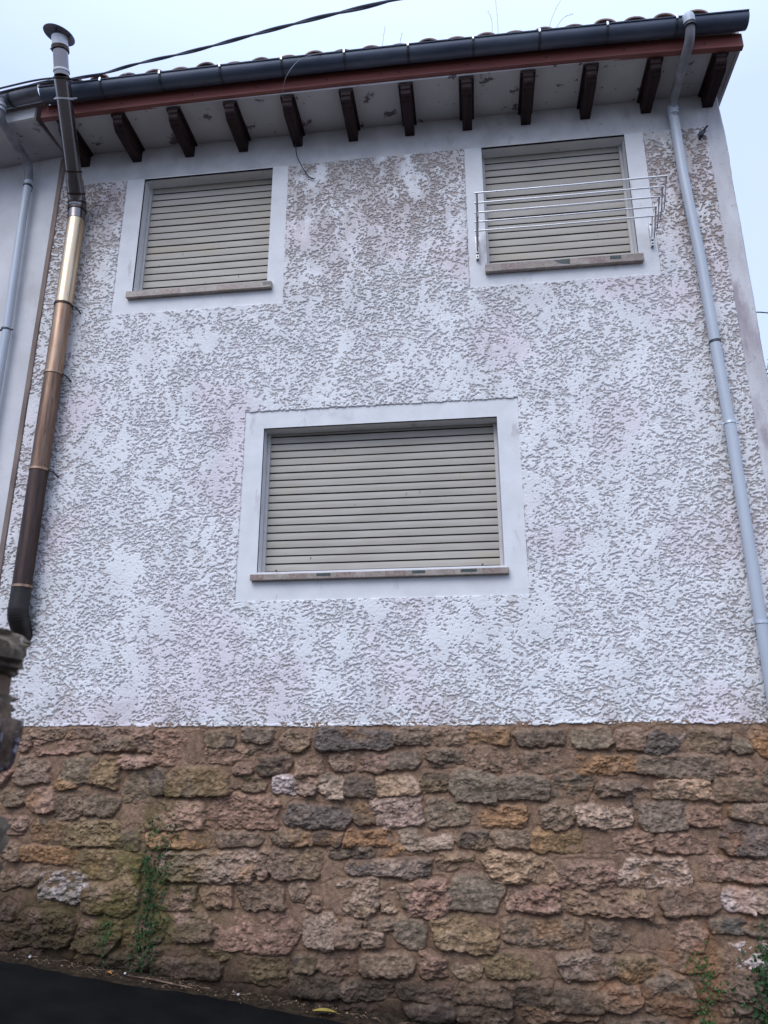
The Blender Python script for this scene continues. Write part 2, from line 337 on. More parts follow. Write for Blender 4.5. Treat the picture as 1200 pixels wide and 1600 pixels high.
# --- rubble stone base
STONES = "-3.59,1.66,-3.30,1.74,K;-3.30,1.66,-2.99,1.74,K;-2.99,1.66,-2.81,1.73,K;-2.79,1.66,-2.55,1.74,K;-2.54,1.46,-2.15,1.72,P;-2.11,1.59,-1.90,1.72,D;-1.83,1.63,-1.58,1.73,G;-3.53,1.55,-3.13,1.66,P;-3.06,1.56,-2.68,1.66,K;-2.68,1.56,-2.54,1.65,K;-3.66,1.56,-3.58,1.67,K;-2.10,1.48,-1.77,1.59,P;-1.77,1.54,-1.55,1.62,K;-3.66,1.32,-3.40,1.52,K;-3.26,1.33,-3.02,1.52,G;-3.02,1.30,-2.81,1.52,Y;-2.79,1.44,-2.55,1.53,P;-2.74,1.19,-2.51,1.44,G;-2.51,1.23,-2.44,1.44,D;-2.43,1.23,-1.91,1.44,Y;-3.31,1.27,-3.16,1.36,O;-1.88,1.39,-1.73,1.46,K;-1.87,1.28,-1.61,1.39,K;-3.75,1.15,-3.56,1.28,G;-3.54,1.10,-3.31,1.29,P;-3.29,1.06,-3.05,1.27,K;-3.05,1.09,-2.78,1.25,G;-2.68,0.99,-2.08,1.20,P;-2.05,1.01,-1.51,1.24,P;-3.74,0.96,-3.53,1.07,P;-3.47,0.88,-3.20,1.06,D;-3.19,0.87,-2.76,1.07,Y;-2.76,0.86,-2.60,0.99,G;-2.52,0.87,-2.04,0.97,O;-1.96,0.88,-1.65,0.98,G;-3.71,0.77,-3.56,0.89,K;-3.54,0.75,-3.10,0.87,O;-3.09,0.63,-2.57,0.85,Y;-2.39,0.64,-1.68,0.84,L;-3.68,0.57,-3.52,0.74,K;-3.51,0.58,-3.35,0.72,K;-3.34,0.48,-2.98,0.69,W;-2.99,0.40,-2.57,0.62,Y;-2.40,0.45,-2.12,0.60,P;-2.06,0.47,-1.85,0.62,P;-1.78,0.47,-1.45,0.64,K;-3.64,0.35,-3.54,0.48,K;-3.50,0.18,-3.05,0.42,K;-3.02,0.15,-2.67,0.38,K;-2.64,0.15,-2.47,0.32,Y;-2.46,0.21,-2.34,0.41,K;-2.30,0.23,-1.98,0.45,K;-1.95,0.18,-1.33,0.44,P;-2.45,0.13,-2.16,0.19,K;-2.16,0.13,-1.86,0.20,Y;-1.85,-0.01,-1.41,0.16,Y;-2.75,0.06,-2.43,0.15,K;-2.42,0.01,-1.88,0.12,K;-3.62,0.16,-3.51,0.34,K;-1.65,0.66,-1.57,0.86,P;-3.00,0.03,-2.77,0.14,K;-1.50,1.55,-1.29,1.73,K;-1.23,1.57,-0.63,1.73,B;-0.62,1.61,-0.36,1.73,K;-0.34,1.60,-0.08,1.74,K;-0.05,1.61,0.24,1.72,O;-1.67,1.39,-1.43,1.53,D;-1.39,1.39,-1.18,1.52,K;-1.10,1.42,-0.94,1.55,K;-0.87,1.41,-0.69,1.54,P;-0.71,1.43,-0.43,1.55,G;-0.38,1.48,-0.12,1.57,D;-0.35,1.44,-0.20,1.48,K;-0.08,1.42,0.16,1.58,K;0.16,1.42,0.28,1.55,P;-1.55,1.26,-1.38,1.38,W;-1.37,1.24,-1.23,1.37,L;-1.20,1.22,-1.01,1.40,L;-1.01,1.24,-0.79,1.38,D;-0.76,1.25,-0.45,1.38,X;-0.44,1.27,-0.24,1.41,D;-0.21,1.20,0.14,1.42,G;0.14,1.23,0.49,1.39,G;-1.46,1.02,-0.94,1.17,B;-0.94,1.05,-0.80,1.19,D;-0.80,1.02,-0.43,1.24,L;-0.39,1.03,-0.09,1.22,G;-0.00,1.04,0.34,1.18,O;-1.54,0.89,-1.25,1.00,K;-1.24,0.90,-1.03,0.99,D;-1.00,0.90,-0.62,1.01,O;-0.57,0.88,-0.22,1.00,L;-0.19,0.89,0.10,1.01,D;0.10,0.90,0.34,1.02,G;-1.11,0.82,-0.80,0.90,D;-0.74,0.84,-0.43,0.89,O;-0.97,0.70,-0.37,0.80,B;-0.31,0.74,0.04,0.84,P;0.05,0.67,0.50,0.86,X;-1.56,0.67,-1.18,0.87,K;-1.40,0.53,-1.27,0.66,K;-1.26,0.47,-1.18,0.54,K;-1.16,0.44,-0.75,0.67,L;-0.72,0.46,-0.60,0.67,L;-0.59,0.50,-0.53,0.65,K;-0.53,0.44,-0.24,0.68,P;-0.23,0.48,0.14,0.71,G;0.18,0.49,0.52,0.64,P;-1.28,0.22,-1.06,0.44,L;-1.05,0.23,-0.88,0.41,P;-0.86,0.24,-0.72,0.34,K;-0.85,0.35,-0.63,0.42,K;-0.62,0.23,-0.42,0.43,G;-0.35,0.23,0.09,0.45,Y;0.14,0.27,0.66,0.45,G;-1.34,0.07,-1.20,0.17,D;-1.19,0.06,-0.89,0.19,P;-0.88,0.06,-0.52,0.20,K;-0.45,0.06,-0.28,0.21,P;-0.24,0.05,-0.03,0.21,Y;0.01,0.07,0.35,0.22,Y;-1.38,-0.08,-1.02,0.05,D;-1.01,-0.08,-0.62,0.03,D;-0.62,-0.08,-0.19,0.03,D;-0.19,-0.09,0.17,0.03,K;-0.56,-0.20,-0.21,-0.10,D;-0.20,-0.20,0.16,-0.10,K;0.29,1.60,0.64,1.71,D;0.70,1.58,0.98,1.72,G;1.01,1.57,1.20,1.71,K;1.20,1.54,1.50,1.71,B;1.54,1.55,1.83,1.71,K;1.83,1.54,1.94,1.65,G;1.98,1.51,2.19,1.70,O;0.33,1.42,0.70,1.57,G;0.73,1.41,1.13,1.53,O;1.14,1.38,1.78,1.53,G;1.81,1.37,1.96,1.49,K;0.53,1.20,0.83,1.41,D;0.86,1.25,1.02,1.35,K;1.03,1.20,1.21,1.34,D;1.26,1.23,1.65,1.37,X;1.67,1.22,1.99,1.37,G;0.44,1.03,0.66,1.21,K;0.69,1.04,1.07,1.19,L;1.12,1.02,1.45,1.21,G;1.46,1.05,1.68,1.18,P;1.75,1.09,1.95,1.20,G;1.96,1.07,2.15,1.23,G;0.37,0.88,0.71,1.02,O;0.76,0.88,1.20,1.02,P;1.23,0.88,1.64,1.02,P;1.66,0.86,1.96,1.07,B;1.98,0.88,2.16,1.02,K;0.52,0.64,0.92,0.81,P;0.94,0.66,1.43,0.85,L;1.53,0.70,2.05,0.84,P;0.55,0.48,1.13,0.62,P;1.21,0.49,1.60,0.67,K;1.62,0.51,1.82,0.66,W;1.82,0.52,2.03,0.66,L;0.73,0.25,0.98,0.44,G;1.01,0.28,1.49,0.45,K;1.52,0.38,1.76,0.47,B;1.77,0.36,2.01,0.47,G;1.29,0.15,1.61,0.31,K;1.66,0.18,1.98,0.33,W;0.50,0.08,0.77,0.24,K;0.80,0.09,0.87,0.22,K;0.89,0.09,1.20,0.23,Y;0.17,-0.09,0.43,0.05,D;0.45,-0.11,0.77,0.04,G;0.79,-0.10,1.02,0.06,K;1.06,-0.11,1.36,0.14,G;1.42,-0.01,1.75,0.16,D;1.52,-0.10,1.75,-0.02,D;1.77,-0.09,1.95,0.17,D;0.78,-0.24,1.20,-0.14,G;0.25,-0.17,0.73,-0.10,O;1.34,-0.22,1.88,-0.12,K"
PAL = dict(K=(.185, .138, .108), P=(.245, .165, .130), G=(.168, .137, .108), D=(.098, .081, .066), B=(.105, .096, .092),
           O=(.27, .165, .092), Y=(.19, .142, .085), L=(.31, .24, .20), W=(.50, .46, .46), X=(.36, .265, .185))
ST = .0052
xs = np.arange(XL, XR+.02, ST); zs = np.arange(-.62, ZP+.03, ST)
X, Z = np.meshgrid(xs, zs); X = X.astype(np.float32); Z = Z.astype(np.float32)
mort = .004+.014*fbm(X*6, Z*6, 4, 101)+.004*fbm(X*40, Z*40, 2, 102)
H = mort.copy()
mc = np.array((.222, .154, .112)); mv = fbm(X*5, Z*5, 4, 103)
C = mc*(0.78+.45*mv)[..., None]
C = C*(1-.22*sst(.5, .7, fbm(X*30, Z*30, 3, 104)))[..., None]
Wx = X+(fbm(X*16, Z*16, 4, 110, .55)-.5)*.060; Wz = Z+(fbm(X*16, Z*16, 4, 111, .55)-.5)*.045
GX = fbm(X*11, Z*30, 5, 120, .6); GY = fbm(X*34, Z*34, 4, 121, .6)
GT = fbm(X*9, Z*15, 4, 124, .55); GC = fbm(X*6, Z*8, 4, 122, .6); GM = fbm(X*45, Z*60, 3, 123)
stl = []
for s_ in STONES.split(';'):
    a = s_.split(','); stl.append((float(a[0]), float(a[1]), float(a[2]), float(a[3]), a[4]))
# rows of stones beyond what was traced: right end and lowest courses
def free(x0, z0, x1, z1): return all(x1 < s[0]+.03 or x0 > s[2]-.03 or z1 < s[1]+.03 or z0 > s[3]-.03 for s in stl)
q = random.Random(5); z = 1.62
while z > -.6:
    h = q.uniform(.11, .17); x = XL-.05
    while x < XR:
        wd = q.uniform(.16, .40)
        if free(x, z-h, x+wd, z): stl.append((x, z-h, min(x+wd, XR-.005), z, q.choice('KKPPGDYOK')))
        x += wd+.02
    z -= h+.02
for si, (x0, z0, x1, z1, cc) in enumerate(stl):
    q = random.Random(si*7+3)
    x0 -= .026; x1 += .026; z0 -= .018; z1 += .015
    cx, cz = (x0+x1)/2, (z0+z1)/2; hw, hh = (x1-x0)/2, (z1-z0)/2
    i0, i1 = np.searchsorted(xs, (x0-.05, x1+.05)); j0, j1 = np.searchsorted(zs, (z0-.05, z1+.05))
    if i1-i0 < 4 or j1-j0 < 4: continue
    sl = (slice(j0, j1), slice(i0, i1)); px = Wx[sl]-cx; pz = Wz[sl]-cz
    m = min(hw, hh)
    # rough convex outline: four leaning sides plus cut corners
    ang = [0, 90, 180, 270]; planes = []
    for a in ang:
        aa = R(a+q.uniform(-9, 9) if hw < 1.8*hh else a+q.uniform(-4.5, 4.5) if a in (90, 270) else a+q.uniform(-16, 16))
        dist = hw if a in (0, 180) else hh
        planes.append((math.cos(aa), math.sin(aa), dist*q.uniform(.93, 1.0), 1.0 if a != 90 else 2.0))
    for sx, sz_ in ((1, 1), (1, -1), (-1, 1), (-1, -1)):
        cut = q.uniform(-.1, .62)*m
        aa = math.atan2(sz_, sx*1.0)+R(q.uniform(-14, 14)); dx, dz = math.cos(aa), math.sin(aa)
        planes.append((dx, dz, abs(dx)*hw+abs(dz)*hh-max(cut, .006), 1.2))
    d = None
    for dx, dz, dd, soft in planes:
        e = (dd-(px*dx+pz*dz)); e = e/soft
        d = e if d is None else -np.logaddexp(-d*160, -e*160)/160
    prot = q.uniform(.016, .048)*(1.1 if m > .05 else .8)
    tx, tz = q.uniform(-.09, .09), q.uniform(-.22, .10)      # dressed faces lean: lower edge sticks out
    seedx = q.uniform(0, 1)
    ro = {'W': 1.2, 'L': 1.0, 'P': .95, 'G': .6, 'B': .8, 'D': .8, 'Y': .8, 'X': .9}.get(cc, .85)*q.uniform(.6, 1.25)
    t1 = GT[sl]*6.5+seedx*3+px*q.uniform(-6, 6)
    ter = (np.floor(t1)+sst(.0, .22, t1-np.floor(t1)))/6.5           # split ledges
    top = prot+px*tx+pz*tz+ro*(.074*(ter-ter.mean())+.026*(GX[sl]-.5)+.026*(GY[sl]-.5))
    edge = sst(0, .011, d)
    edge = edge*(.86+.14*sst(.008, .03, d))
    hs = np.where(d > 0, mort[sl]*(1-edge)+np.maximum(top, .004)*edge, -1)
    cur = H[sl]; win = hs > cur; 
    groove = (d > -.010) & (d <= .002); 
    H[sl] = np.where(win, hs, np.where(groove, cur-.004*(cur < .03), cur))
    col = np.array(PAL[cc])*q.uniform(.82, 1.18)*np.array((q.uniform(.95, 1.05), 1, q.uniform(.95, 1.06)))
    col = col*.84+np.array((.20, .145, .108))*.16
    alt = np.array(PAL[q.choice('KPGOYL')])
    f1 = (sst(.42, .68, GC[sl]+q.uniform(-.12, .06)) * .55)[..., None]
    c = col*(1-f1)+alt*f1
    c = c*(.72+.56*sst(.3, .7, GM[sl]))[..., None]
    c = c*(1+.5*np.clip(ter-ter.mean(), -.3, .3))[..., None]
    # mortar smeared over the rim of the stone
    sm = (sst(.016, .002, d+.012*(GY[sl]-.5)) if q.random() < .8 else sst(.024, .004, d))[..., None]*.5
    c = c*(1-sm)+mc*.95*sm
    C[sl] = np.where(win[..., None], c, C[sl])
# rust-coloured seep on the right, moss on the left, damp dirt and painted-in shade along the foot and bottom left
def blob(x, z, rx, rz, th=.45): return np.exp(-((X-x)/rx)**2-((Z-z)/rz)**2)*sst(th-.1, th+.12, fbm(X*9, Z*7, 4, 130))
ru = np.clip(blob(1.05, .02, .35, .10)+blob(1.45, .15, .12, .45)+blob(1.75, .75, .08, .5)+blob(1.25, .05, .15, .2), 0, .8)[..., None]*.42
C = C*(1-ru)+np.array((.26, .105, .03))*ru
mo = np.clip(blob(-2.5, .45, .5, .5, .42)*.8+blob(-3.3, .35, .5, .3)*.5+blob(-2.45, 1.0, .25, .3)*.4, 0, .7)[..., None]
C = C*(1-mo)+np.array((.085, .082, .022))*mo
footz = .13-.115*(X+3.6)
dirt_shade = sst(.62, .0, Z-footz+(fbm(X*4, Z*6, 3, 133)-.5)*.3)[..., None]  # foot dirt plus shade of the lower wall painted into the stones
C = C*(1-.62*dirt_shade)
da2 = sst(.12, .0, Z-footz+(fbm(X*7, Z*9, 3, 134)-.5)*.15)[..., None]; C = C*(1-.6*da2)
left_shade = sst(-2.3, -3.9, X)[..., None]*sst(1.1, .2, Z)[..., None]; C = C*(1-.38*left_shade)  # shade towards the bottom left, painted into the stone colour
C = C*np.array((1.15, 1.04, .92))
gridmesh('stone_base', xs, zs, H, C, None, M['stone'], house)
HS = H; HX = xs; HZ = zs
del X, Z, GX, GY, GT, GC, GM, Wx, Wz, C

# --- smooth frames, band and corner
tag(MB().box((XL, -.004, ZB), (XROUGH-.021, .02, ZE+.12)).build('smooth_band', M['band'], house), 'smooth grey band under the eaves')
# corner strip with a worn, wavering outer edge
mb = MB(); zz = np.arange(-.62, ZE+.1, .04); vs = []
for i, z in enumerate(zz):
    jx = XR+.012*mnoise.noise((z*1.4, 3.1, 0))*2-.006+.004*mnoise.noise((z*12, 7, 1)); z = float(z)
    lo = XROUGH-.02 if z > ZP-.05 else XR-.03
    vs += [(lo, -.005, z), (jx-.012, -.006, z), (jx, .004, z), (jx+.002, .05, z), (lo, .05, z)]
fs = []
for i in range(len(zz)-1):
    for k in range(4): fs.append((i*5+k, i*5+k+1, (i+1)*5+k+1, (i+1)*5+k))
mb.add(vs, fs).build('corner_strip', M['corner'], house, smooth=False)
# side and back walls, so that the house is a volume
mb = MB(); mb.box((XR-.01, .05, -.7), (XR, 7, 7.6)); mb.box((XL, 6.9, -.7), (XR-.012, 7, 7.6)); mb.build('side_wall', M['neighbour'], house)

def make_window(wd):
    x0, x1, z0, z1 = wd['o']; sx0, sx1, sz0, sz1 = wd['s']; D = .145
    root = MB()
    # reveals: an open box set into the wall
    t = .02
    root.box((x0-t, -.002, z0), (x0, D+.06, z1)); root.box((x1, -.002, z0), (x1+t, D+.06, z1))
    root.box((x0-t, -.002, z1), (x1+t, D-.005, z1+t)); root.box((x0-t, -.002, z0-t), (x1+t, D+.06, z0))
    root.box((x0-t, D+.06, z0-t), (x1+t, D+.08, z1+t+.1))
    wo = root.build('window', M['smooth'], house); tag(wo, wd['lab'])
    # flat painted frame around the opening, its inner edge square, its outer edge slightly wavy
    s = MB(); f, b = -.004, .02
    parts = [((sx0, sz0), (sx1, z0-t)), ((sx0, z0-t), (x0-.0, sz1)), ((x1, z0-t), (sx1, sz1))]
    if sz1 > z1+.03: parts.append(((x0, z1), (x1, sz1)))
    else: parts.append(((x0, z1), (x1, sz1)))
    for (a, c), (e, g_) in parts: s.box((a, f-.0005, c), (e, b, g_))
    s.build('window_surround', M['smooth'], wo)
    # roller shutter: one curved profile per slat with an open gap under it
    pit = (z1-z0+.01)/wd['n']; s = MB(); prof = []
    z = z0-.03; k = 0
    a0, a1 = x0+.028, x1-.028
    s = MB()
    while z < z1+.06:
        h = pit; y = D
        jit = .0015*math.sin(k*2.1)
        pr = [(y+.005, z+.0005), (y+.0012+jit, z+.0005), (y+jit, z+.003), (y-.0014+jit, z+h*.45), (y+jit, z+h*.80), (y+.0012+jit, z+h*.82), (y+.006, z+h*.825)]
        s.sweep(pr, [(a0, 0, 0), ((a0*2+a1)/3, .001, -.0015), ((a0+2*a1)/3, .0, -.001), (a1, 0, 0)])
        z += pit; k += 1
    so = s.build('roller_shutter', M['shutter'], wo)
    MB().box((a0, D+.0085, z0-.02), (a1, D+.012, z1+.05)).build('slat_backing', M['groove'], wo)
    for xa, xb in ((x0+.001, x0+.03), (x1-.03, x1-.001)):
        MB().box((xa, D-.022, z0), (xb, D+.016, z1-.001)).build('guide_rail', M['rail'], wo, bevel=.003)
    # sill: cut stone slab, dark inlaid pieces along the front edge
    a, b2, c, d = wd['sill']; y0 = -.055
    s = MB(); s.add([(a, y0, c), (b2, y0, c), (b2, D, c+.012), (a, D, c+.012), (a, y0, d-.006), (b2, y0, d-.006), (b2, D, d+.03), (a, D, d+.03)],
          [(0, 3, 2, 1), (4, 5, 6, 7), (0, 1, 5, 4), (1, 2, 6, 5), (2, 3, 7, 6), (3, 0, 4, 7)])
    sl = s.build('window_sill', M['sill'], wo, bevel=.005)
    return wo, y0, c, d
for wi, wd in enumerate(WIN):
    wo, y0, c, d = make_window(wd)
    a, b2 = wd['sill'][0], wd['sill'][1]; Lw = b2-a
    darks = [[(.945, .995)], [(.44, .54), (.79, .86)], [(.265, .32), (.635, .685), (.82, .88)]][wi]
    browns = [[(.24, .38), (.63, .75)], [(.10, .22), (.66, .76)], [(.155, .23), (.34, .41), (.53, .61), (.90, .97), (0.0, .055)]][wi]
    hgt = d-c
    for u0, u1 in darks:
        x0_, x1_ = a+u0*Lw, a+u1*Lw
        if wi == 1 and u0 == .44: MB().add([(x0_, y0-.0015, c+hgt*.75), (x0_+.05, y0-.0015, c+hgt*.35), (x1_, y0-.0015, c+hgt*.2), (x1_, y0-.0015, c+hgt*.85), (x0_, y0+.01, c+hgt*.75), (x0_+.05, y0+.01, c+hgt*.35), (x1_, y0+.01, c+hgt*.2), (x1_, y0+.01, c+hgt*.85)], [(0, 1, 2, 3), (7, 6, 5, 4), (0, 4, 5, 1), (1, 5, 6, 2), (2, 6, 7, 3), (3, 7, 4, 0)]).build('dark_inlay', M['sill_dark'], wo)
        else: MB().box((x0_, y0-.0015, c+hgt*.38), (x1_, y0+.01, c+hgt*.80)).build('dark_inlay', M['sill_dark'], wo)
    for u0, u1 in browns: MB().box((a+u0*Lw+.002, y0-.001, c+hgt*.12), (a+u1*Lw, y0+.01, c+hgt*.86)).build('brown_inlay', M['sill_brown'], wo)
    if wi == 2:
        for u in (.095, .90): MB().tube([(a+u*Lw, .08, d+.01), (a+u*Lw, .03, d+.03), (a+u*Lw+.006, .0, d+.035)], .008, 8).build('shutter_stop', M['strap'], wo)

# --- eaves: soffit, carved rafters, fascia
XE = 2.575
MB().box((XL+.002, -.50, ZE), (XE-.03, .3, ZE+.02)).build('soffit', M['soffit'], house)
MB().box((XE-.032, -.5, ZE-.012), (XE-.004, 7, ZE+.23)).build('verge_board', M['soffit'], house)
def fz(x): return -.004*(x+.7)**2+.0 - (.02 if x > 1.8 else 0)*(x-1.8)
st = [(x, 0, fz(x)) for x in np.linspace(XL+.015, XE, 14)]
mb = MB(); mb.sweep([(-.535, 7.555), (-.535, 7.70), (-.485, 7.70), (-.485, 7.548)], st).build('fascia_board', M['fascia'], house, bevel=.004)
for i in range(10):
    x = -3.9+i*.68+rnd.uniform(-.05, .05); MB().tube([(x, -.5345, 7.612+fz(x)), (x, -.538, 7.612+fz(x))], .010, 10).build('fascia_nail', M['strap'], house)
proto = None
for i in range(12):
    x = -3.838+.567*i
    mb = MB()
    # outline in y,z of the carved lower piece (ogee nose), then the wider upper plank
    zt = ZE-.028; zb = 7.372
    pr = [(.0, zb), (-.40, zb), (-.425, zb+.010), (-.440, zb+.028), (-.452, zb+.032), (-.466, zb+.05), (-.474, zb+.08), (-.4849, zb+.09), (-.4849, zt), (.0, zt)]
    mb.sweep(pr, [(x-.047, 0, 0), (x+.047, 0, 0)])
    lo = mb.build('rafter', M['rafter'], house, bevel=.004)
    MB().box((x-.070, -.4847, ZE-.028), (x+.070, -.0045, ZE-.0005)).build('rafter_plank', M['rafter'], lo, bevel=.003)

# --- roof: curved clay tiles in courses, a deck under them
SL = math.tan(R(17)); mb = MB()
def rz(y): return 7.812+(y+.56)*SL
n_t = 24; x0t = -3.975
for i in range(n_t):
    x = x0t+.2685*i
    big = i % 2 == 0
    for c_ in range(15):
        ya = -.585+c_*.42 + rnd.uniform(-.012, .012); yb = ya+.48
        ra, rb = (.105, .085); lift = .018; vs = []
        hh = .068 if i % 2 else .084
        if c_ == 0: hh += rnd.uniform(-.006, .006)
        jx = rnd.uniform(-.008, .008)
        for (yy, rr, dz) in ((ya, ra, lift+.02), (yb, rb, .0)):
            for k in range(13):
                a = math.pi*k/12; vs.append((x+jx+rr*math.cos(a), yy, rz(yy)+dz+hh*math.sin(a)*1.0))
            for k in range(13):
                a = math.pi*k/12; vs.append((x+jx+(rr-.014)*math.cos(a), yy, rz(yy)+dz-.002+(hh-.014)*math.sin(a)))
        fs = []
        for k in range(12):
            fs += [(k, k+1, 27+k-1, 26+k), (13+k+1, 13+k, 39+k, 39+k+1), (k+1, k, 13+k, 14+k)]
        fs += [(0, 26, 39, 13), (12, 25, 51, 38)]
        mb.add(vs, fs)
mb.build('roof_tiles', M['tile'], house, smooth=True, fix=False)
mb = MB(); ya, yb = -.56, 3.5
mb.add([(XL, ya, rz(ya)+.01), (XE+.01, ya, rz(ya)+.01), (XE+.01, yb, rz(yb)+.01), (XL, yb, rz(yb)+.01), (XL, ya, rz(ya)-.05), (XE+.01, ya, rz(ya)-.05), (XE+.01, yb, rz(yb)-.05), (XL, yb, rz(yb)-.05),
        (XE+.01, 7.2, rz(ya)), (XL, 7.2, rz(ya)), (XE+.01, 7.2, rz(ya)-.05), (XL, 7.2, rz(ya)-.05)],
       [(0, 1, 2, 3), (7, 6, 5, 4), (0, 4, 5, 1), (3, 2, 8, 9), (6, 7, 11, 10), (1, 5, 6, 2), (2, 6, 10, 8), (8, 10, 11, 9), (0, 3, 7, 4), (3, 9, 11, 7)])
mb.build('roof_deck', M['tile'], house)

# --- gutter with straps and bright screws
def gprof(cy, cz, r, t=.004, back=.02):
    o_ = [(cy+r*math.cos(a), cz+r*math.sin(a)) for a in np.linspace(math.pi, 2*math.pi, 15)]
    lipo = [(cy-r-.010, cz+.004), (cy-r-.013, cz+.012), (cy-r-.008, cz+.019), (cy-r, cz+.015)]
    inn = [(cy+(r-t)*math.cos(a), cz+(r-t)*math.sin(a)) for a in np.linspace(2*math.pi, math.pi, 15)]
    return lipo[::-1][:0]+[(cy-r, cz+.006)]+lipo[:0]+[(cy-r-.009, cz+.004), (cy-r-.012, cz+.012), (cy-r-.007, cz+.018), (cy-r+.003, cz+.014)]+inn[::-1][:0]+[(p) for p in reversed(inn)]+[(cy+r-t, cz+back), (cy+r, cz+back)]+list(reversed(o_))[0:14]
def gz(x): return -.003*(x+.9)**2
GC_, GZ, GR = -.622, 7.725, .083
gut = MB(); st = [(x, 0, gz(x)) for x in np.linspace(-3.98, 2.59, 20)]
gp = gprof(GC_, GZ, GR)
gut.sweep(gp, st); gut = gut.build('gutter', M['gutter'], house, smooth=True)
mb = MB(); arc = [(GC_+GR*math.cos(a)*.99, GZ+GR*math.sin(a)*.99) for a in np.linspace(math.pi, 2*math.pi, 15)]
mb.sweep([(GC_-GR, GZ)]+arc[1:-1]+[(GC_+GR, GZ)], [(2.585, 0, gz(2.58)), (2.592, 0, gz(2.58))]).build('gutter_end', M['gutter'], gut)
MB().sweep([(GC_-GR, GZ)]+arc[1:-1]+[(GC_+GR, GZ)], [(-3.985, 0, gz(-3.98)), (-3.979, 0, gz(-3.98))]).build('gutter_end', M['gutter'], gut)
for i in range(11):
    x = -3.36+.594*i
    if x > 2.55: break
    mb = MB(); pr = [(GC_+(GR+.0035)*math.cos(a), GZ+(GR+.0035)*math.sin(a)) for a in np.linspace(math.pi*.99, 2*math.pi, 15)]
    pi_ = [(GC_+(GR+.0005)*math.cos(a), GZ+(GR+.0005)*math.sin(a)) for a in np.linspace(2*math.pi, math.pi*.99, 15)]
    mb.sweep(pr+pi_, [(x-.013, 0, gz(x)), (x+.013, 0, gz(x))]); so = mb.build('gutter_bracket', M['strap'], gut)
    MB().box((x-.009, GC_-GR-.018, GZ-.018+gz(x)), (x+.009, GC_-GR-.003, GZ+.024+gz(x))).build('bracket_clip', M['screw'], gut, bevel=.003)

# --- right downpipe
def clamp(c, r, matn, parent, name='pipe_clamp', ears=True):
    x, y, z = c; mb = MB()
    mb.tube([(x, y, z-.010), (x, y, z+.010)], r+.004, 20)
    if ears:
        mb.box((x-r-.028, y-.004, z-.008), (x-r+.002, y+.004, z+.008)); mb.box((x+r-.002, y-.004, z-.008), (x+r+.028, y+.004, z+.008))
        mb.tube([(x-r-.02, y-.012, z), (x-r-.02, y+.012, z)], .006, 8); mb.tube([(x+r+.02, y-.012, z), (x+r+.02, y+.012, z)], .006, 8)
    mb.box((x-.007, y+r, z-.007), (x+.007, .0, z+.007))
    return mb.build(name, matn, parent, smooth=True)
pts = [(2.052, -.085, 7.34), (2.058, -.085, 6.6), (2.098, -.085, 5.67), (2.112, -.085, 4.83), (2.13, -.085, 4.0), (2.133, -.085, 2.4), (2.135, -.085, -.45)]
dp = MB().tube(pts, .044, 24).build('downpipe', M['pvc'], house, smooth=True)
tag(dp, 'grey downpipe at the right end of the facade')
for x, z, mt, ea in ((2.112, 4.83, 'strap', 0), (2.128, 4.086, 'screw', 1), (2.131, 2.469, 'screw', 1), (2.134, .9, 'screw', 1)):
    clamp((x, -.085, z), .045, M[mt], dp, ears=bool(ea))
up = fillet([(2.0765, -.72, 7.63), (2.078, -.715, 7.56), (2.078, -.66, 7.475), (2.056, -.10, 7.375), (2.054, -.088, 7.20)], .07)
MB().tube(up, .041, 24).build('offset_pipe', M['pvc_shaded'], dp, smooth=True)
mb = MB(); mb.tube(fillet([(2.075, -.62, 7.690), (2.075, -.728, 7.685), (2.0765, -.72, 7.585)], .07, 8), .050, 24); mb.build('outlet_collar', M['pvc'], dp, smooth=True)
for z in (7.595, 7.57): MB().tube([(2.0765, -.72, z), (2.0765, -.72, z-.010)], .055, 24).build('collar_ring', M['strap'], dp, smooth=True)
MB().tube([(2.056, -.085, 7.33), (2.054, -.085, 7.24)], .050, 24).build('pipe_socket', M['pvc'], dp, smooth=True)

# --- stainless flue, sections of different heat tint
flue = MB(); FY = -.125
fx = lambda z: -3.775-.008*(6.7-z)/4
def fsec(za, zb_, m, r=.079):
    return MB().tube([(fx(za), FY, za), (fx(zb_), FY, zb_)], r, 32).build('flue_section', m, None, smooth=True)
flo = MB().tube([(fx(3.944), FY, 3.944), (fx(2.89), FY, 2.89)], .079, 32).build('flue', M['flue_dark'], house, smooth=True)
tag(flo, 'tarnished metal flue climbing the left end of the facade')
def adopt(o):
    SC.collection.objects.unlink(o); link(o, flo); return o
for za, zb_, mt, lb in ((4.895, 3.944, 'flue_brown', 'dark brown flue section'), (5.626, 4.895, 'flue_bronze', 'bronze flue section'), (6.60, 5.626, 'flue_gold', 'bright golden flue section')):
    o = fsec(za, zb_, M[mt]); adopt(o); tag(o, lb)
def ring(p, d, r, h, m, name='joint_ring', n=32):
    d = Vector(d).normalized(); p = Vector(p); return MB().tube([p-d*h/2, p+d*h/2], r, n).build(name, m, flo, smooth=True)
for z in (2.89, 3.944, 4.895, 5.626):
    ring((fx(z), FY, z), (0, 0, 1), .086, .022, M['flue_bronze'] if z < 5 else M['flue_dark'])
    if z > 3: MB().tube([(fx(z)+.08, FY, z), (fx(z)+.11, FY+.03, z-.01), (fx(z)+.12, 0, z-.03)], .008, 8).build('wall_stay', M['strap'], flo)
# elbow at the foot, turning into the wall
ep = fillet([(fx(2.9), FY, 2.9), (fx(2.7)-.003, FY, 2.64), (-3.775, -.02, 2.50), (-3.77, .05, 2.46)], .11, 8)
MB().tube(ep, [.080]*len(ep), 32).build('flue_elbow', M['flue_soot'], flo, smooth=True)
for i in range(5):
    p = ep[2+i]; ring(p, (ep[3+i]-ep[1+i]), .084, .012, M['flue_soot'], 'elbow_fold')
